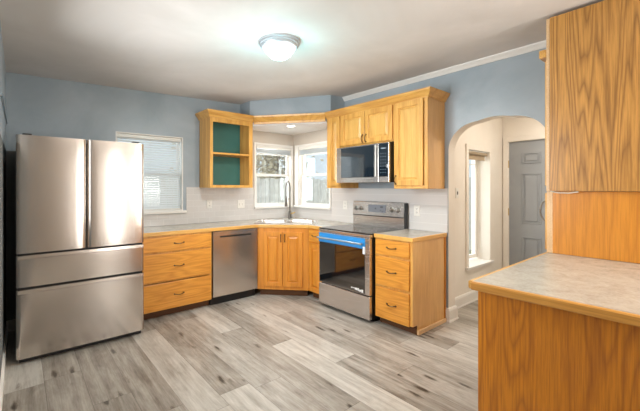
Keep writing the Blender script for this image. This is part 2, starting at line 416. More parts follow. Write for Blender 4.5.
# hall beyond the arch
HX = 1.78
GX0, GX1, GZ0, GZ1 = .74, 1.34, .43, 1.84
bm = nb()
box(bm, T, GX0, -2.41, -2.19, 0, HT); box(bm, GX1, HX+.12, -2.41, -2.19, 0, HT)
box(bm, GX0, GX1, -2.41, -2.19, GZ1, HT); box(bm, GX0, GX1, -2.41, -2.19, 0, GZ0)
struct('wall_hall', bm, M['cream'])
bm = nb(); box(bm, HX, HX+.12, -2.41, -2.485, 0, HT); box(bm, HX, HX+.12, -2.485, -3.30, 2.005, HT); box(bm, HX, HX+.12, -3.30, -4.6, 0, HT)
struct('wall_hall', bm, M['cream'])
struct('wall_hall', box(nb(), T, HX+.12, -4.6, -4.72, 0, HT), M['cream'])
struct('ceiling_hall', box(nb(), T, HX+.12, -2.19, -4.72, 2.6, 2.7), M['cream'])
# baseboards
bp = [(0, 0), (.022, 0), (.022, .012), (.016, .02), (.016, .105), (.009, .125), (0, .13)]
struct('baseboard_hall', sweep(nb(), [(T, -2.41), (HX, -2.41)], bp), M['white'])
struct('baseboard_back', sweep(nb(), [(XL, 0), (-2.9, 0)], [(0, 0), (.015, 0), (.015, .09), (0, .1)]), M['white'])
struct('baseboard_left', sweep(nb(), [(XL, YF), (XL, 0)], [(0, 0), (.015, 0), (.015, .09), (0, .1)]), M['white'])
bm = nb(); sweep(bm, [(0, -2.525), (0, -2.55), (T, -2.55), (T, -2.43)], [(o*1.3, z*1.1) for o, z in bp])
struct('baseboard_arch', bm, M['white'])

# ------------------------------------------------------------------ windows
def sash(bm, x0, x1, z0, z1, y, t=.03, fr=.032):
    box(bm, x0, x0+fr, y, y+t, z0, z1); box(bm, x1-fr, x1, y, y+t, z0, z1)
    box(bm, x0+fr, x1-fr, y, y+t, z0, z0+fr); box(bm, x0+fr, x1-fr, y, y+t, z1-fr, z1)
def window(name, loc, rz, wd, z0, z1, casing, sill_out, sill_ext, zm, deep=.07, sash_in=.06, label=None):
    """local frame: x along the wall, y into the wall, opening from x 0..wd"""
    e = structE(name, label); e.location = loc; e.rotation_euler = (0, 0, R(rz))
    bm = nb()
    # reveal liner
    box(bm, 0, .012, 0, T, z0, z1); box(bm, wd-.012, wd, 0, T, z0, z1); box(bm, .012, wd-.012, 0, T, z1-.012, z1); box(bm, .012, wd-.012, 0, T, z0, z0+.012)
    if casing:
        cl, cr, ct = casing
        if cl: box(bm, -cl, 0, -.018, 0, z0-.03, z1+ct, .003)
        if cr: box(bm, wd, wd+cr, -.018, 0, z0-.03, z1+ct, .003)
        if ct: box(bm, 0, wd, -.018, 0, z1, z1+ct, .003)
    obj('window_frame', bm, M['white'], e)
    bm = nb(); sash(bm, .012, wd-.012, zm-.018, z1-.012, deep+.03); obj('sash', bm, M['white'], e)
    bm = nb(); sash(bm, .012, wd-.012, z0+.012, zm+.018, deep); obj('sash', bm, M['white'], e)
    obj('glass_pane', box(nb(), .04, wd-.04, deep+.043, deep+.047, zm, z1-.04), M['glass'], e)
    obj('glass_pane', box(nb(), .04, wd-.04, deep+.013, deep+.017, z0+.04, zm-.01), M['glass'], e)
    obj('window_sill', box(nb(), -sill_ext[0], wd+sill_ext[1], -sill_out, deep, z0-.03, z0+.002, .005), M['white'], e)
    return e
window('window_1', (WX0, 0, 0), 0, WX1-WX0, WZ0, WZ1, None, .045, (.03, .035), 1.55)
window('window_2', (AX0, 0, 0), 0, AX1-AX0, AZ0, AZ1, (.03, .02, .03), .04, (.03, .0), 1.575, deep=.035)
window('window_3', (0, BY1, 0), -90, BY1-BY0, AZ0, AZ1, (.08, .03, .03), .04, (.09, .035), 1.575, deep=.035)

def blind_closed():
    t = thing('window_blind', 'white horizontal slat blind lowered and closed in the window beside the fridge', 'blind', (WX0, .02, WZ0))
    w, h = WX1-WX0, WZ1-WZ0
    obj('head_rail', box(nb(), .016, w-.016, 0, .04, h-.055, h-.014, .003), M['plastic'], t)
    bm = nb(); n = 30
    for k in range(n):
        z = .035 + (h-.10)*k/(n-1)
        vs = [bm.verts.new(p) for p in ((.02, .012, z-.011), (w-.02, .012, z-.011), (w-.02, .030, z+.011), (.02, .030, z+.011))]
        f = bm.faces.new(vs)
        r = bmesh.ops.extrude_face_region(bm, geom=[f])
        for v in r['geom']:
            if isinstance(v, bmesh.types.BMVert): v.co += Vector((0, .0006, -.0009))
    bmesh.ops.recalc_face_normals(bm, faces=bm.faces[:])
    obj('slats', bm, M['slat'], t)
    obj('bottom_rail', box(nb(), .02, w-.02, .008, .034, .014, .028, .003), M['plastic'], t)
    bm = nb()
    for x in (.12, w/2, w-.12): tube(bm, [(x, .008, .02), (x, .008, h-.05)], .0012, 5)
    obj('lift_cord', bm, M['plastic'], t)
    obj('wand', tube(nb(), [(.06, -.004, h-.06), (.062, -.006, .45)], .003, 6), M['plastic'], t)
blind_closed()
def blind_raised(loc, rz, w, label):
    t = thing('window_blind', label, 'blind', loc, rz, 'raised blinds of the corner windows')
    obj('head_rail', box(nb(), .016, w-.016, 0, .04, -.05, -.014, .003), M['plastic'], t)
    bm = nb()
    for k in range(9): box(bm, .02, w-.02, .004, .036, -.056-k*.0075, -.060-k*.0075)
    obj('slats', bm, M['slat'], t)
    obj('bottom_rail', box(nb(), .02, w-.02, .003, .037, -.140, -.126, .003), M['plastic'], t)
blind_raised((AX0, -.008, AZ1), 0, AX1-AX0, 'white blind drawn up at the top of the corner window left of the faucet')
blind_raised((-.008, BY1, AZ1), -90, BY1-BY0, 'white blind drawn up at the top of the corner window right of the faucet')

# hall window
e = structE('window_4')
bm = nb(); sash(bm, GX0+.01, GX1-.01, GZ0+.03, GZ1-.01, -2.265, .035, .045)
box(bm, GX0+.27, GX0+.30, -2.26, -2.235, GZ0+.05, GZ1-.05); box(bm, GX0+.03, GX1-.05, -2.255, -2.24, 1.68, 1.69)
obj('sash', bm, M['white'], e)
obj('glass_pane', box(nb(), GX0+.05, GX1-.05, -2.25, -2.246, GZ0+.06, GZ1-.04), M['glass'], e)
bm = nb()
box(bm, GX0-.06, GX0, -2.425, -2.41, GZ0, GZ1+.06, .002); box(bm, GX0, GX1, -2.425, -2.41, GZ1, GZ1+.06, .002); box(bm, GX1, GX1+.06, -2.425, -2.41, GZ0, GZ1+.06, .002)
obj('window_frame', bm, M['cream'], e)
obj('window_sill', box(nb(), GX0-.07, GX1+.07, -2.45, -2.19, GZ0-.025, GZ0+.004, .004), M['white'], e)
t = thing('roller_shade', 'beige rolled fabric shade at the top of the narrow hall window', 'shade', (GX0, -2.38, GZ1))
obj('shade_roll', lathe(nb(), [(.02, .01), (.02, GX1-GX0-.01)], 14, (0, 0, -.03), 'x'), M['shade'], t, smooth=True)
obj('fabric', box(nb(), .012, GX1-GX0-.012, .018, .021, -.10, -.03), M['shade'], t)
obj('hem_bar', box(nb(), .012, GX1-GX0-.012, .014, .025, -.112, -.098, .003), M['shade'], t)

# door in the hall end wall (faces -x); local x runs along -y
d = structE('door_1', 'grey panelled hall door'); d.location = (HX, -2.485, 0); d.rotation_euler = (0, 0, R(-90))
DW_ = .815
bm = nb(); box(bm, .003, DW_-.003, .02, .06, .01, 2.0)
st = .125; pw = (DW_-3*st)/2
for (z0, z1) in ((1.70, 1.845), (.905, 1.57), (.20, .73)):
    for x0 in (st+.03, 2*st+pw+.0):
        # raised panel: sunken moulding ring and raised field
        for q, dd in ((0, .012), (.022, .006)):
            pass
        for s_ in ((x0, x0+pw, z0, z0+.018), (x0, x0+pw, z1-.018, z1), (x0, x0+.018, z0+.018, z1-.018), (x0+pw-.018, x0+pw, z0+.018, z1-.018)):
            box(bm, s_[0], s_[1], .010, .021, s_[2], s_[3], .004)
        box(bm, x0+.04, x0+pw-.04, .008, .021, z0+.035, z1-.035, .007)
obj('grey_panel', bm, M['doorgrey'], d)
bm = nb(); box(bm, -.062, 0, -.018, 0, 0, 2.07, .003); box(bm, 0, DW_, -.018, 0, 2.005, 2.07, .003); box(bm, DW_, DW_+.062, -.018, 0, 0, 2.07, .003)
box(bm, -.0, .003, 0, .08, 0, 2.005); box(bm, 0, DW_, 0, .08, 2.001, 2.006)
obj('door_casing', bm, M['cream'], d)
for z in (1.70, 1.05, .25):
    obj('hinge', tube(nb(), [(.0, -.004, z-.05), (.0, -.004, z+.05)], .009, 8), M['brass'], d)
bm = nb(); lathe(bm, [(.012, -.04), (.028, -.035), (.03, -.02), (.012, -.005), (.012, .02), (.03, .02)], 16, (DW_-.07, 0, .95), 'y')
obj('door_knob', bm, M['nickel'], d, smooth=True)

# ------------------------------------------------------------------ outside
struct('ground', box(nb(), -8, 12, .5, 12, -.3, -.25), M['ground'])
struct('ground', box(nb(), 2.2, 12, -6, .5, -.3, -.25), M['ground'])
def fence(loc, rz, L, label):
    t = thing('wooden_fence', label, 'fence', loc, rz)
    bm = nb(); n = int(L/.15)
    for k in range(n): box(bm, k*.15, k*.15+.13, 0, .02, .03, 1.9+.02*math.sin(k*2.1))
    obj('boards', bm, M['fence'], t)
    bm = nb(); box(bm, 0, L, .02, .06, .4, .48); box(bm, 0, L, .02, .06, 1.4, 1.48); obj('rails', bm, M['fence'], t)
    for k in range(int(L/2.4)+1): obj('post', box(nb(), k*2.4, k*2.4+.09, .06, .15, 0, 1.95), M['fence'], t)
fence((-3.5, 3.6, -.25), 0, 9.0, 'weathered grey board fence seen through the corner window left of the faucet')
fence((5.6, 3.4, -.25), -90, 7.2, 'weathered grey board fence seen through the corner window right of the faucet')
def tree(loc, h, r, n, label):
    t = thing('bare_tree', label, 'tree', loc, 0, 'trees outside the corner windows')
    bm = nb(); tube(bm, [(0, 0, 0), (.04, 0, h*.3), (-.03, .03, h*.6), (.02, 0, h*.9)], [.11, .09, .06, .02], 8)
    tips = []
    for k in range(16):
        a = random.random()*6.28; z = h*(.32+.5*random.random()); l = r*(.6+.5*random.random())
        tip = (math.cos(a)*l, math.sin(a)*l, z+.5*l); tips.append((tip, z))
        tube(bm, [(0, 0, z), (math.cos(a)*l*.5, math.sin(a)*l*.5, z+.15*l), tip], [.03, .02, .008], 5)
    obj('trunk', bm, M['bark'], t)
    bm = nb()
    for k in range(n):
        (tx, ty, tz), z = random.choice(tips); s = .25+.75*random.random()
        c = Vector((tx*s, ty*s, z+(tz-z)*s)) + Vector([random.gauss(0, .22) for _ in range(3)])
        a = Vector([random.gauss(0, 1) for _ in range(3)]).normalized()*.085; b = a.orthogonal().normalized()*.06
        bm.faces.new([bm.verts.new(c+q) for q in (a, b, -a, -b)])
    obj('foliage', bm, M['leaf'], t)
tree((1.3, 4.9, -.25), 3.9, 1.5, 2600, 'brown leafed tree behind the fence, filling the left corner window')
tree((4.6, 6.6, -.25), 4.2, 1.4, 2200, 'brown leafed tree behind the fence, at the right edge of the left corner window')
tree((6.8, 2.4, -.25), 4.0, 1.4, 2200, 'brown leafed tree behind the fence, seen in the right corner window')

# ------------------------------------------------------------------ cabinet kit (local: x width, y depth inwards, z up; front at y = 0)
def pull(parent, x, z, horiz=True, L=.10, y=-.02):
    bm = nb(); pts = []
    for k in range(9):
        t = k/8; a = (t-.5)*L; out = y - .004 - .022*math.sin(math.pi*t)**.7
        sag = -.006*math.sin(math.pi*t)
        pts.append((x+a, out, z+sag) if horiz else (x+sag*.3, out, z+a))
    tube(bm, pts, .0045, 7)
    for s in (-1, 1):
        c = (x+s*L/2, y, z) if horiz else (x, y, z+s*L/2)
        lathe(bm, [(.009, -.005), (.009, .0005)], 10, c, 'y')
    return obj('handle', bm, M['bronze'], parent, smooth=True)
def door(parent, x0, x1, z0, z1, m, hx=None, hz=None, arch=False):
    bm = nb(); f = .055
    th = -.02
    box(bm, x0, x0+f, th, 0, z0, z1, .003); box(bm, x1-f, x1, th, 0, z0, z1, .003)
    box(bm, x0+f-.003, x1-f+.003, th, 0, z0, z0+f, .003); box(bm, x0+f-.003, x1-f+.003, th, 0, z1-f, z1, .003)
    o = obj('door', bm, m, parent)
    bm = nb(); a, b, c, dd = x0+f-.002, x1-f+.002, z0+f-.002, z1-f+.002
    i = .03
    v1 = [bm.verts.new(p) for p in ((a, -.008, c), (b, -.008, c), (b, -.008, dd), (a, -.008, dd))]
    v2 = [bm.verts.new(p) for p in ((a+.008, -.008, c+.008), (b-.008, -.008, c+.008), (b-.008, -.008, dd-.008), (a+.008, -.008, dd-.008))]
    v3 = [bm.verts.new(p) for p in ((a+i, -.018, c+i), (b-i, -.018, c+i), (b-i, -.018, dd-i), (a+i, -.018, dd-i))]
    vb = [bm.verts.new(p) for p in ((a, -.001, c), (b, -.001, c), (b, -.001, dd), (a, -.001, dd))]
    for q0, q1 in ((vb, v1), (v1, v2), (v2, v3)):
        for k in range(4): bm.faces.new((q0[k], q0[(k+1) % 4], q1[(k+1) % 4], q1[k]))
    bm.faces.new(v3); bm.faces.new(vb)
    bmesh.ops.recalc_face_normals(bm, faces=bm.faces[:])
    obj('panel', bm, M['oak_door'] if m is M['oak_v'] else m, o)
    if hx is not None: pull(o, hx, hz, False, .085)
    return o
def drawer(parent, x0, x1, z0, z1, m):
    o = obj('drawer', box(nb(), x0, x1, -.02, 0, z0, z1, .006, 3), m, parent)
    pull(o, (x0+x1)/2, (z0+z1)/2 + .005)
    return o
def face_frame(bm, w, z0, z1, rails, stiles, sw=.035, top=.03):
    box(bm, 0, sw, 0, .02, z0, z1); box(bm, w-sw, w, 0, .02, z0, z1)
    for r0, r1 in rails: box(bm, sw, w-sw, 0, .02, r0, r1)
    for s0, s1 in stiles: box(bm, s0, s1, 0, .02, rails[0][1], rails[-1][0])
def base_cabinet(loc, rz, w, label, side_right=False):
    t = thing('base_cabinet', label, 'cabinet', loc, rz)
    bm = nb(); box(bm, 0, .018, .02, .60, .09, .874); box(bm, w-.018, w, .02, .60, .09, .874); box(bm, .018, w-.018, .02, .60, .09, .108)
    box(bm, .018, w-.018, .585, .60, .108, .874)
    obj('body', bm, M['oak_side'] if side_right else M['oak_v'], t)
    bm = nb(); face_frame(bm, w, .09, .874, [(.09, .115), (.38, .41), (.685, .715), (.85, .874)], [])
    obj('face_frame', bm, M['oak_v'], t)
    obj('toe_kick', box(nb(), .0, w, .075, .095, 0, .09), M['toe'], t)
    return t
# left drawer base
t = base_cabinet((-2.475, -.61, 0), 0, .775, 'oak base cabinet with three wide drawers between fridge and dishwasher')
for z0, z1 in ((.703, .857), (.392, .686), (.090, .374)): drawer(t, .012, .763, z0, z1, M['oak_drawer'])
# right drawer base next to the range
t = base_cabinet((-.61, -2.10, 0), -90, .418, 'narrow oak base cabinet with three drawers between range and arch', True)
for z0, z1 in ((.715, .862), (.412, .696), (.085, .390)): drawer(t, .012, .396, z0, z1, M['oak_drawer'])
obj('side_panel', box(nb(), .418, .424, .003, .60, .09, .874), M['oak_side'], t)
obj('side_panel', box(nb(), .418, .424, .078, .60, 0, .09), M['oak_side'], t)
obj('shoe_moulding', box(nb(), .424, .442, .070, .60, 0, .042, .005), M['oak_pale'], t)
obj('scribe_strip', box(nb(), .424, .432, .572, .60, .022, .874, .002), M['oak_low'], t)
# sink base (diagonal)
t = thing('sink_cabinet', 'diagonal oak corner cabinet with two doors under the sink', 'cabinet', (-1.07, -.61, 0), -45)
w = math.hypot(.46, .46)
obj('body', prism(nb(), [(-1.065, -.605+.02), (-.605+.02, -1.065), (-.012, -1.065), (-.012, -.012), (-1.065, -.012)], .09, .70, 'z'), M['oak_v'], t, world=True)
bm = nb(); box(bm, 0, .09, 0, .02, .09, .874); box(bm, w-.09, w, 0, .02, .09, .874)
box(bm, .09, w-.09, 0, .02, .09, .145); box(bm, .09, w-.09, 0, .02, .81, .874); box(bm, w/2-.02, w/2+.02, 0, .02, .145, .81)
obj('face_frame', bm, M['oak_base'], t)
obj('toe_kick', box(nb(), .02, w-.02, .07, .09, 0, .09), M['toe'], t)
door(t, .075, w/2-.004, .135, .822, M['oak_base'], w/2-.024, .745)
door(t, w/2+.004, w-.075, .135, .822, M['oak_base'], w/2+.024, .745)
# narrow cabinet between sink cabinet and range
t = thing('base_cabinet', 'very narrow oak cabinet squeezed between sink cabinet and range', 'cabinet', (-.61, -1.072, 0), -90)
w = .262
bm = nb(); box(bm, 0.01, w, .02, .595, .09, .874); obj('body', bm, M['oak_v'], t)
bm = nb(); face_frame(bm, w, .09, .874, [(.09, .115), (.685, .715), (.85, .874)], [], .03); obj('face_frame', bm, M['oak_base'], t)
obj('toe_kick', box(nb(), .0, w, .075, .095, 0, .09), M['toe'], t)
drawer(t, .02, w-.01, .715, .858, M['oak_drawer'])
door(t, .02, w-.01, .10, .69, M['oak_base'])

# ------------------------------------------------------------------ countertops
def counter(name, label, poly, fronts, z0=.876, z1=.914, hole=None, mats=('oak_edge',)):
    t = thing(name, label, 'countertop', (poly[0][0], poly[0][1], z0))
    bm = nb(); prism(bm, poly, z0, z1, 'z'); o = obj('laminate_top', bm, M['lam'], t, world=True)
    for i, path in enumerate(fronts):
        prof = [(0, z0-.002), (.014, z0-.002), (.018, z0+.003), (.018, z1-.004), (.014, z1), (0, z1)]
        obj('wood_edge', sweep(nb(), path, prof), M[mats[i % len(mats)]], t, world=True)
    return o, t
lam, _ = counter('countertop', 'grey laminate corner countertop with oak edge running under both corner windows',
    [(-2.50, -.012), (-2.50, -.615), (-1.075, -.615), (-.615, -1.075), (-.615, -1.338), (-.012, -1.338), (-.012, -.012)],
    [[(-.615, -1.338), (-.615, -1.075), (-1.075, -.615), (-2.50, -.615)][::-1]])
counter('countertop', 'small square laminate countertop with oak edge between range and arch',
    [(-.615, -2.098), (-.615, -2.522), (-.012, -2.522), (-.012, -2.098)], [[(-.615, -2.098), (-.615, -2.522), (-.012, -2.522)]])
# backsplash
bm = nb()
box(bm, -2.50, -1.785, -.0095, -.001, .915, 1.055); box(bm, -1.785, -1.765, -.0095, -.001, .915, 1.055); box(bm, -1.765, -.75, -.0095, -.001, .915, 1.388); box(bm, -.75, 0, -.0095, -.001, .915, 1.068)
tag(obj('backsplash', bm, M['tile_b']), 'pale subway tile backsplash on the wall behind the dishwasher counter', 'backsplash')
bm = nb()
box(bm, -.0095, -.001, -.012, -.868, .915, 1.068); box(bm, -.0095, -.001, -.868, -2.545, .915, 1.372)
tag(obj('backsplash', bm, M['tile_r']), 'pale subway tile backsplash on the wall behind the range', 'backsplash')

# ------------------------------------------------------------------ sink and faucet
SC = Matrix.Translation((-.585, -.585, 0)) @ Matrix.Rotation(R(-45), 4, 'Z')
t = thing('kitchen_sink', 'double bowl stainless sink set diagonally into the corner counter', 'sink', (-.585, -.585, .914), -45)
def rrect(x0, x1, y0, y1, r, n=5):
    pts = []
    for cx, cy, a0 in ((x1-r, y1-r, 0), (x0+r, y1-r, 90), (x0+r, y0+r, 180), (x1-r, y0+r, 270)):
        for k in range(n+1):
            a = R(a0+90*k/n); pts.append((cx+r*math.cos(a), cy+r*math.sin(a)))
    return pts
bm = nb(); W2, D2 = .415, .275
# rim as a bevelled ring with two bowls
def loop(pts, z): return [bm.verts.new((p[0], p[1], z)) for p in pts]
out0 = loop(rrect(-W2, W2, -D2, D2, .05), .0); out1 = loop(rrect(-W2+.008, W2-.008, -D2+.008, D2-.008, .045), .008)
n = len(out0)
for k in range(n): bm.faces.new((out0[k], out0[(k+1) % n], out1[(k+1) % n], out1[k]))
edges = []
rims = []
for x0, x1 in ((-W2+.035, -.012), (.012, W2-.035)):
    r0 = loop(rrect(x0, x1, -D2+.035, D2-.075, .05), .008); rims.append((r0, x0, x1))
def ring_edges(l): return [bm.edges.get((l[k], l[(k+1) % len(l)])) or bm.edges.new((l[k], l[(k+1) % len(l)])) for k in range(len(l))]
es = ring_edges(out1)
for r0, _, _ in rims: es += ring_edges(r0)
bmesh.ops.triangle_fill(bm, edges=es, use_beauty=True)
obj('rim', bm, M['steel'], t, smooth=True)
for x0, x1 in ((-W2+.035, -.012), (.012, W2-.035)):
    bm = nb()
    l0 = loop(rrect(x0, x1, -D2+.035, D2-.075, .05), .008)
    l1 = loop(rrect(x0+.01, x1-.01, -D2+.045, D2-.085, .05), -.02)
    l2 = loop(rrect(x0+.02, x1-.02, -D2+.055, D2-.095, .05), -.17)
    for a, b in ((l0, l1), (l1, l2)):
        for k in range(n): bm.faces.new((a[k], a[(k+1) % n], b[(k+1) % n], b[k]))
    bm.faces.new(l2)
    o = obj('bowl', bm, M['steel'], t, smooth=True)
    obj('drain', lathe(nb(), [(.04, -.168), (.04, -.165), (.02, -.167)], 16, ((x0+x1)/2, -.02, 0)), M['nickel'], o)
# cut the hole for the bowls in the laminate
cut = obj('cutter', box(nb(), -W2+.03, W2-.03, -D2+.03, D2-.07, -.3, .3), M['lam']); cut.matrix_world = SC @ Matrix.Translation((0, 0, .9))
md = lam.modifiers.new('hole', 'BOOLEAN'); md.object = cut; md.operation = 'DIFFERENCE'; md.solver = 'EXACT'
dg = bpy.context.evaluated_depsgraph_get(); bpy.context.view_layer.update(); dg = bpy.context.evaluated_depsgraph_get()
nm = bpy.data.meshes.new_from_object(lam.evaluated_get(dg)); lam.modifiers.clear(); lam.data = nm
bpy.data.objects.remove(cut)

FX, FY = -.245, -.225
t = thing('kitchen_faucet', 'tall grey spring pull-down faucet standing behind the sink', 'faucet', (FX, FY, .914), -58)
obj('base', lathe(nb(), [(.03, 0), (.03, .008), (.024, .014), (.022, .10), (.018, .11), (.016, .12)], 20), M['faucet'], t, smooth=True)
# spout arcs toward -y (local)
pts = [(0, 0, .11), (0, 0, .30), (0, 0, .46)]
for k in range(1, 13):
    a = math.pi*k/12; pts.append((0, -.085+.085*math.cos(a), .46+.10*math.sin(a)))
pts += [(0, -.17, .40), (0, -.168, .33)]
obj('spout', tube(nb(), pts, .0105, 10), M['faucet'], t, smooth=True)
bm = nb()
for k in range(14): lathe(bm, [(.0105, -.003), (.0145, 0), (.0105, .003)], 10, (0, 0, .28+k*.013), )
obj('spring', bm, M['faucet'], t, smooth=True)
obj('spray_head', lathe(nb(), [(.012, .34), (.017, .31), (.019, .24), (.022, .20), (.021, .19)], 16, (0, -.168, 0)), M['faucet'], t, smooth=True)
obj('holder_arm', tube(nb(), [(0, 0, .29), (0, -.08, .30), (0, -.155, .30)], .006, 8), M['faucet'], t, smooth=True)
bm = nb(); tube(bm, [(0, 0, .075), (.05, .0, .085), (.085, .0, .10)], [.014, .012, .008], 10)
obj('lever', bm, M['brass'], t, smooth=True)

# ------------------------------------------------------------------ upper cabinets
crown = [(0, 2.262), (.008, 2.262), (.012, 2.275), (.022, 2.285), (.034, 2.305), (.046, 2.318), (.052, 2.328), (.056, 2.345), (0, 2.345)]
# open shelf cabinet left of the corner windows
t = thing('open_wall_cabinet', 'doorless oak wall cabinet with teal back left of the corner windows', 'cabinet', (-1.59, -.33, 1.38), 0)
w, h, dp = .62, .905, .318
bm = nb(); box(bm, 0, .018, .02, dp, 0, h); box(bm, w-.018, w, .02, dp, 0, h); box(bm, .018, w-.018, .02, dp, h-.018, h); box(bm, .018, w-.018, .02, dp, .012, .03)
obj('body', bm, M['oak_v'], t)
obj('back_panel', box(nb(), .018, w-.018, dp-.006, dp+.004, .03, h-.018), M['teal'], t)
bm = nb(); box(bm, 0, .04, 0, .02, 0, h); box(bm, w-.055, w, 0, .02, 0, h); box(bm, .04, w-.055, 0, .02, 0, .034); box(bm, .04, w-.055, 0, .02, h-.075, h)
obj('face_frame', bm, M['oak_v'], t)
obj('shelf', box(nb(), .018, w-.018, .004, dp-.006, .424, .448, .002), M['oak_h'], t)
obj('crown_moulding', sweep(nb(), [(-1.59, -.001), (-1.59, -.33), (-.968, -.33)][::1], crown), M['oak_h'], t, world=True)
# the sweep offset must point outwards: travel direction handled below

def upper(loc, w, z0, z1, label, doors, name='wall_cabinet', end=False):
    t = thing(name, label, 'cabinet', (loc[0], loc[1], z0), -90)
    h = z1-z0
    bm = nb(); box(bm, 0, .018, .02, .33, 0, h); box(bm, w-.018, w, .02, .33, 0, h); box(bm, .018, w-.018, .02, .33, h-.018, h); box(bm, .018, w-.018, .02, .33, .012, .03); box(bm, .018, w-.018, .312, .33, .03, h-.018)
    obj('body', bm, M['oak_side'] if end else M['oak_v'], t)
    bm = nb(); box(bm, 0, .035, 0, .02, 0, h); box(bm, w-.035, w, 0, .02, 0, h); box(bm, .035, w-.035, 0, .02, 0, .03); box(bm, .035, w-.035, 0, .02, h-.05, h)
    obj('face_frame', bm, M['oak_v'], t)
    for x0, x1, zz0, zz1, hx, hz in doors: door(t, x0, x1, zz0-z0, zz1-z0, M['oak_v'], hx, None if hz is None else hz-z0)
    return t
upper((-.33, -1.112), .243, 1.376, 2.285, 'tall narrow oak wall cabinet right of the corner windows', [(.05, .236, 1.402, 2.262, None, None)])
upper((-.33, -1.357), .768, 1.875, 2.285, 'short oak wall cabinet with two doors above the microwave', [(.012, .381, 1.888, 2.262, .36, 1.945), (.387, .756, 1.888, 2.262, .408, 1.945)])
t = upper((-.33, -2.127), .383, 1.376, 2.285, 'tall oak wall cabinet with one door right of the microwave', [(.012, .342, 1.402, 2.262, .035, 1.46)], end=True)
obj('bottom_lip', box(nb(), .0, .388, .0, .33, -.008, .0, .002), M['oak_h'], t)
tag(obj('crown_moulding', sweep(nb(), [(-.33, -1.112), (-.33, -2.512), (-.001, -2.512)], crown), M['oak_y']),
    'oak crown moulding along the top of the cabinets over the range', 'moulding')
# valance over the corner windows
bm = nb(); sweep(bm, [(-.960, -.345), (-.345, -1.098)], [(-.02, 2.238), (0, 2.238), (.003, 2.262), (.012, 2.275), (.022, 2.290), (.034, 2.31), (.044, 2.322), (.048, 2.345), (-.02, 2.345)])
tag(obj('valance', bm, M['oak_h']), 'oak valance board spanning diagonally above the corner windows', 'valance')

# ------------------------------------------------------------------ refrigerator
t = thing('refrigerator', 'stainless french door refrigerator with two freezer drawers by the left wall', 'refrigerator', (-3.458, -.905, 0))
w = .94
obj('body', box(nb(), .012, w-.012, .075, .80, .02, 1.765, .006), M['steel_dark'], t)
def fdoor(name, x0, x1, z0, z1, r=.03):
    bm = nb(); pts = []
    # plan section with rounded vertical front edges
    for k in range(7):
        a = R(180+90*k/6); pts.append((x0+r+r*math.cos(a), r+r*math.sin(a)))
    # gentle bow of the front
    for k in range(1, 8):
        u = k/8; pts.append((x0+r+(x1-x0-2*r)*u, -.004*math.sin(math.pi*u)))
    for k in range(7):
        a = R(270+90*k/6); pts.append((x1-r+r*math.cos(a), r+r*math.sin(a)))
    pts += [(x1, .07), (x0, .07)]
    prism(bm, pts, z0, z1, 'z'); return obj(name, bm, M['steel_fridge'], t, smooth=True)
fdoor('door', 0, w*.505-.003, .864, 1.79); fdoor('door', w*.505+.003, w, .864, 1.79)
for nme, z0, z1 in (('drawer', .600, .848), ('drawer', .045, .580)):
    dr = fdoor(nme, 0, w, z0, z1)
    # slanted grip lip along the top edge
    bm = nb(); prism(bm, [(-.005, z1-.030), (-.007, z1-.026), (-.006, z1-.002), (.012, z1+.002), (.03, z1+.001), (.03, z1-.03)], .012, w-.012, 'x'); obj('grip_lip', bm, M['steel_fridge'], dr)
bm = nb(); box(bm, .01, w-.01, .035, .075, .848, .864); box(bm, .01, w-.01, .035, .075, .580, .600); obj('gap_seal', bm, M['dark'], t)
for x in (.04, w-.10): obj('hinge_cover', box(nb(), x, x+.06, .02, .09, 1.79, 1.805, .005), M['steel_dark'], t)
obj('base_grille', box(nb(), .02, w-.02, .05, .10, .0, .045), M['black'], t)
for x in (.06, w-.06): obj('foot', lathe(nb(), [(.018, 0), (.018, .02)], 12, (x, .7, 0)), M['black'], t)

# ------------------------------------------------------------------ dishwasher
t = thing('dishwasher', 'stainless dishwasher built in left of the sink cabinet', 'dishwasher', (-1.694, -.63, 0))
w = .615
obj('body', box(nb(), .012, w-.012, .03, .58, .1, .868), M['black'], t)
bm = nb(); box(bm, .004, w-.004, 0, .028, .105, .772, .004)
bm2 = bm; box(bm2, .004, w-.004, 0, .028, .826, .868, .004); box(bm2, .004, .088, 0, .028, .770, .828); box(bm2, w-.10, w-.004, 0, .028, .770, .828)
box(bm2, .086, w-.098, 0, .028, .770, .793); box(bm2, .086, w-.098, 0, .028, .812, .828)
o = obj('door', bm2, M['steel_dw'], t)
obj('pocket_handle', box(nb(), .086, w-.098, .018, .03, .79, .815), M['black'], o)
obj('toe_kick', box(nb(), .0, w, .07, .09, 0, .10), M['black'], t)

# ------------------------------------------------------------------ range
t = thing('electric_range', 'freestanding stainless electric range with blue film on its oven door', 'range', (-.69, -1.345, 0), -90)
w = .745
obj('body', box(nb(), .004, w-.004, .045, .655, .03, .885), M['black'], t)
for x in (.05, w-.05):
    for y in (.1, .6): obj('levelling_foot', lathe(nb(), [(.02, 0), (.02, .03)], 10, (x, y, 0)), M['black'], t)
obj('storage_drawer', box(nb(), 0, w-.004, 0, .045, .038, .272, .005), M['steel'], t)
o = obj('oven_door', box(nb(), 0, w-.004, .002, .045, .285, .865, .004), M['steel'], t)
obj('door_glass', box(nb(), .012, w-.062, -.001, .006, .292, .765, .002), M['glass_black'], o)
obj('protective_film', box(nb(), .002, w-.06, -.004, .003, .752, .858, .002), M['film'], o, )
bm = nb(); tube(bm, [(.02, -.045, .805), (w-.075, -.045, .805)], .012, 12)
for x in (.05, w-.10): box(bm, x-.012, x+.012, -.045, .002, .796, .814, .003)
obj('door_handle', bm, M['filmpale'], o, smooth=True)
obj('sticker', box(nb(), w-.085, w-.058, -.006, -.003, .70, .775), M['sticker'], o)
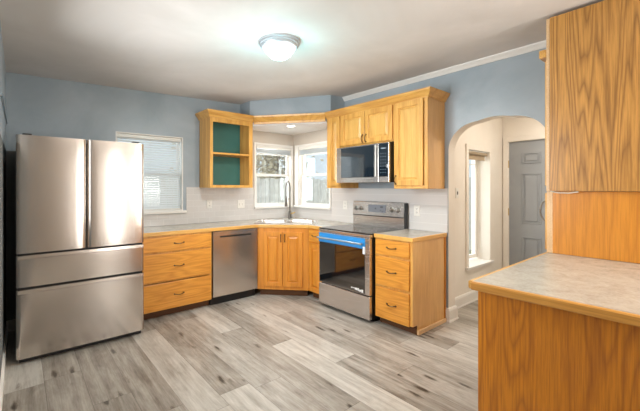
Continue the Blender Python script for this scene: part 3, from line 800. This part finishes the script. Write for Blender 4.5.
for k, (x, ww, hh, zz) in enumerate(((.50, .018, .012, .318), (.522, .026, .007, .322), (.552, .014, .02, .312), (.57, .02, .024, .31), (.595, .012, .03, .306), (.612, .024, .02, .304), (.64, .022, .03, .300))):
    obj('sticker', box(nb(), x, x+ww, -.0025, -.0008, zz, zz+hh), M['sticker'], o)
obj('front_rail', box(nb(), 0, w, -.002, .05, .868, .900, .005), M['steel'], t)
obj('cooktop', box(nb(), .0, w, .002, .60, .900, .914, .003), M['cooktop'], t)
for x, y, r in ((.19, .17, .10), (.56, .17, .115), (.19, .43, .075), (.56, .43, .085)):
    for rr in (r, r*.6):
        bm = nb()
        p0 = [bm.verts.new((x+rr*math.cos(k*math.pi/16), y+rr*math.sin(k*math.pi/16), .9143)) for k in range(32)]
        p1 = [bm.verts.new((x+(rr-.004)*math.cos(k*math.pi/16), y+(rr-.004)*math.sin(k*math.pi/16), .9143)) for k in range(32)]
        for k in range(32): bm.faces.new((p0[k], p0[(k+1) % 32], p1[(k+1) % 32], p1[k]))
        obj('burner_ring', bm, M['ring'], t)
bg_ = obj('backguard', prism(nb(), [(.60, .905), (.60, 1.040), (.592, 1.046), (.604, 1.205), (.615, 1.212), (.66, 1.212), (.66, .905)], .0, w, 'x'), M['steel'], t)
# black end caps and the shadow gap under the control panel
obj('end_cap', box(nb(), w, w+.012, .60, .66, .92, 1.205, .003), M['black'], bg_)
obj('gap_strip', box(nb(), .006, w-.002, .5885, .60, 1.036, 1.0445), M['dark'], bg_)
obj('display', box(nb(), .25, .50, .5915, .602, 1.085, 1.175), M['display'], bg_)
for x, z, a, b in ((.35, 1.13, .018, .012), (.43, 1.15, .008, .02), (.445, 1.15, .008, .02), (.46, 1.15, .008, .02), (.43, 1.11, .008, .012), (.46, 1.10, .01, .014)):
    obj('display_mark', box(nb(), x, x+a, .5895, .592, z-b/2, z+b/2), M['dark'], bg_)
for x in (.055, .135, .585, .67):
    bm = nb(); lathe(bm, [(.030, .005), (.030, -.004), (.024, -.008), (.022, -.028), (.018, -.032)], 20, (x, .595, 1.125), 'y')
    box(bm, x-.005, x+.005, .555, .563, 1.107, 1.143, .002)
    obj('knob', bm, M['nickel'], bg_, smooth=True)

# ------------------------------------------------------------------ microwave
t = thing('microwave', 'stainless and black glass over-the-range microwave mounted above the range', 'microwave', (-.412, -1.362, 1.438), -90)
w, h = .757, .425
obj('body', box(nb(), 0.0, w, .025, .39, .012, h), M['black'], t)
o = obj('door', box(nb(), 0, .622, 0, .025, .0, h-.004, .003), M['steel'], t)
obj('window_glass', box(nb(), .072, .582, -.003, .004, .058, h-.014, .002), M['glass_mw'], o)
bm = nb(); box(bm, .585, .607, -.028, -.016, .06, h-.02, .004); box(bm, .588, .604, -.018, .001, .07, .09); box(bm, .588, .604, -.018, .001, h-.05, h-.03)
obj('handle', bm, M['nickel'], o)
o = obj('control_panel', box(nb(), .625, w, 0, .025, .0, h-.004, .003), M['steel'], t)
obj('panel_glass', box(nb(), .626, w-.004, -.003, .003, .058, h-.010, .002), M['glass_mw'], o)
for r_ in range(7):
    for c_ in range(3): obj('key_mark', box(nb(), .652+c_*.03, .652+c_*.03+.009, -.0042, -.0028, .10+r_*.034, .10+r_*.034+.005), M['keys'], o)
obj('clock_display', box(nb(), .66, .72, -.0042, -.0028, .355, .368), M['keys'], o)
obj('door_sticker', box(nb(), .735, .745, -.0045, -.0028, .15, .19), M['sticker'], o)
obj('vent_grille', box(nb(), .05, w-.05, .03, .36, .003, .012), M['dark'], t)

# ------------------------------------------------------------------ counter and tall hutch at right
PX = -1.7235
t = thing('peninsula_cabinet', 'oak peninsula cabinet with plain end panel in the right foreground', 'cabinet', (-1.65, -3.57, 0))
obj('body', box(nb(), -1.645, -.004, -3.575, -4.78, .09, .879), M['oak_v'], t, world=True)
obj('end_panel', box(nb(), -1.668, -1.648, -3.545, -4.80, 0, .879, .001), M['oak_pen'], t, world=True)
obj('toe_kick', box(nb(), -1.63, -.004, -3.63, -3.65, 0, .09), M['toe'], t, world=True)
for k in range(3):
    dt = obj('door', box(nb(), -1.615+k*.53, -1.10+k*.53, -3.575, -3.556, .10, .70, .004), M['oak_base'], t, world=True)
    dd_ = obj('drawer', box(nb(), -1.615+k*.53, -1.10+k*.53, -3.575, -3.556, .715, .865, .004), M['oak_h'], t, world=True)
z0, z1 = .881, .918
t = thing('countertop', 'large grey stone-look laminate countertop with oak edge in the right foreground', 'countertop', (PX, -3.513, z0))
obj('laminate_top', prism(nb(), [(PX+.022, -3.535), (PX+.022, -4.85), (-.001, -4.85), (-.001, -3.535)], z0, z1, 'z'), M['lam'], t, world=True)
prof = [(0, z0-.002), (.017, z0-.002), (.021, z0+.004), (.021, z1-.005), (.016, z1), (0, z1)]
obj('wood_edge', sweep(nb(), [(-.001, -3.535), (PX+.022, -3.535)][::-1][::-1], [(o_, z_) for o_, z_ in prof]), M['oak_edge'], t, world=True)
obj('wood_edge', sweep(nb(), [(PX+.022, -4.85), (PX+.022, -3.535)][::-1], prof), M['oak_edge_y'], t, world=True)

t = thing('hutch_cabinet', 'tall oak cabinet standing on the foreground countertop, side panel facing the room', 'cabinet', (-.53, -3.535, .918))
HY = -3.53
obj('body', box(nb(), -.515, -.004, HY-.02, -4.78, .92, 1.352), M['oak_v'], t, world=True)
obj('side_panel', box(nb(), -.532, -.515, HY-.03, -4.80, .92, 1.352, .001), M['oak_low'], t, world=True)
bm = nb(); box(bm, -.536, -.47, HY, HY-.02, .92, 1.352, .002); box(bm, -.536, -.528, HY-.02, HY-.034, .92, 1.352, .002); obj('face_frame', bm, M['oak_pale'], t, world=True)
dr = obj('door', box(nb(), -.50, -.03, HY+.02, HY+.001, .935, 1.34, .004), M['oak_v'], t, world=True)
bm = nb(); pts = []
for k in range(9):
    tt = k/8; pts.append((-.475, HY+.02+.006+.03*math.sin(math.pi*tt)**.6, 1.135+.15*tt))
tube(bm, pts, .006, 8); obj('handle', bm, M['nickel'], dr, world=True, smooth=True)
t = thing('wall_cabinet', 'large oak upper cabinet above the foreground counter, reaching the ceiling', 'cabinet', (-.55, HY, 1.352))
obj('body', box(nb(), -.535, -.004, HY-.02, -4.78, 1.358, 2.56), M['oak_v'], t, world=True)
obj('side_panel', box(nb(), -.556, -.535, HY-.022, -4.80, 1.354, 2.56, .001), M['oak_big'], t, world=True)
bm = nb(); box(bm, -.548, -.47, HY, HY-.02, 1.354, 2.56, .002); obj('face_frame', bm, M['oak_pale'], t, world=True)
dr = obj('door', box(nb(), -.50, -.03, HY+.02, HY+.001, 1.39, 2.28, .004), M['oak_v'], t, world=True)
obj('crown_moulding', box(nb(), -.53, -.03, HY+.05, HY+.001, 2.30, 2.36, .01), M['oak_h'], t, world=True)
bm = nb(); tube(bm, [(-.562, -3.56, 1.352), (-.566, -3.60, 1.342), (-.564, -3.66, 1.340), (-.566, -3.71, 1.349)], .004, 6)
tag(obj('wrap_strip', bm, M['wrap']), 'loose strip of clear wrap under the large foreground upper cabinet', 'wrapping')

# ------------------------------------------------------------------ lamps
LX, LY = -1.815, -2.088
LZ = zc(LX)
t = thing('ceiling_light', 'round flush ceiling light with lit frosted glass bowl', 'ceiling light', (LX, LY, LZ))
obj('base_ring', lathe(nb(), [(.135, .004), (.163, 0), (.165, -.018), (.155, -.024), (.155, -.036), (.148, -.042), (.142, -.052), (.12, -.052)], 40), M['ringmetal'], t, smooth=True)
bm = nb(); pr = [(.135, -.046)]
for k in range(1, 9):
    a = k/8*math.pi/2; pr.append((max(.134*math.cos(a)**.62*(1-.22*math.sin(a)), .006), -.046-.092*math.sin(a)**1.25))
lathe(bm, pr, 36); obj('glass_bowl', bm, M['dome'], t, smooth=True)
obj('finial', lathe(nb(), [(.011, -.134), (.013, -.139), (.009, -.147), (.004, -.151)], 14), M['nickel'], t, smooth=True)
l = bpy.data.lights.new('ceiling_bulb', 'POINT'); l.energy = 8; l.color = (.36, .93, 1); l.shadow_soft_size = .12
lo = bpy.data.objects.new('ceiling_bulb', l); C.objects.link(lo); lo.location = (LX, LY, LZ-.26)
l = bpy.data.lights.new('ceiling_lamp_downward', 'AREA'); l.shape = 'DISK'; l.size = .28; l.energy = 26; l.color = (1, .98, .95)
lo = bpy.data.objects.new('ceiling_lamp_downward', l); C.objects.link(lo); lo.location = (LX, LY, LZ-.165)
t = thing('recessed_light', 'small round recessed downlight over the sink', 'ceiling light', (-.553, -.64, 2.222))
obj('trim_ring', lathe(nb(), [(.075, .0), (.075, -.004), (.055, -.006), (.055, 0)], 28), M['white'], t, smooth=True)
obj('lens', lathe(nb(), [(.054, 0), (.054, -.003)], 24), M['bulb'], t)

# ------------------------------------------------------------------ outlets
def plate(loc, rz, w, h, label, kind):
    t = thing('wall_outlet' if kind == 'outlet' else 'light_switch', label, 'outlet' if kind == 'outlet' else 'switch', loc, rz)
    obj('cover_plate', box(nb(), -w/2, w/2, -.006, 0, -h/2, h/2, .002), M['plastic'], t)
    if kind == 'outlet':
        for z in (-.02, .02):
            o = obj('receptacle', lathe(nb(), [(.014, -.0075), (.014, -.005)], 14, (0, 0, z), 'y'), M['plastic'], t)
            bm = nb(); box(bm, -.007, -.004, -.0085, -.007, z-.002, z+.008); box(bm, .004, .007, -.0085, -.007, z-.002, z+.008); box(bm, -.002, .002, -.0085, -.007, z-.010, z-.006)
            obj('slots', bm, M['slot'], o)
    else:
        n = 2 if w > .09 else 1
        for k in range(n):
            x = (k-(n-1)/2)*.046
            obj('toggle', box(nb(), x-.008, x+.008, -.012, -.005, -.018, .018, .003), M['slot'] if (kind == 'dark') else M['plastic'], t)
plate((-1.45, -.009, 1.16), 0, .072, .115, 'single outlet under the open teal-backed cabinet', 'outlet')
plate((-.965, -.009, 1.147), 0, .115, .115, 'double switch plate beside the left corner window', 'switch')
plate((-.009, -1.135, 1.147), -90, .072, .115, 'outlet on the tile between right corner window and range', 'outlet')
plate((-.009, -2.20, 1.125), -90, .072, .115, 'outlet on the tile above the small counter right of the range', 'outlet')
plate((.47, -2.41, 1.318), 0, .072, .115, 'switch on the hall wall just inside the arch', 'dark')
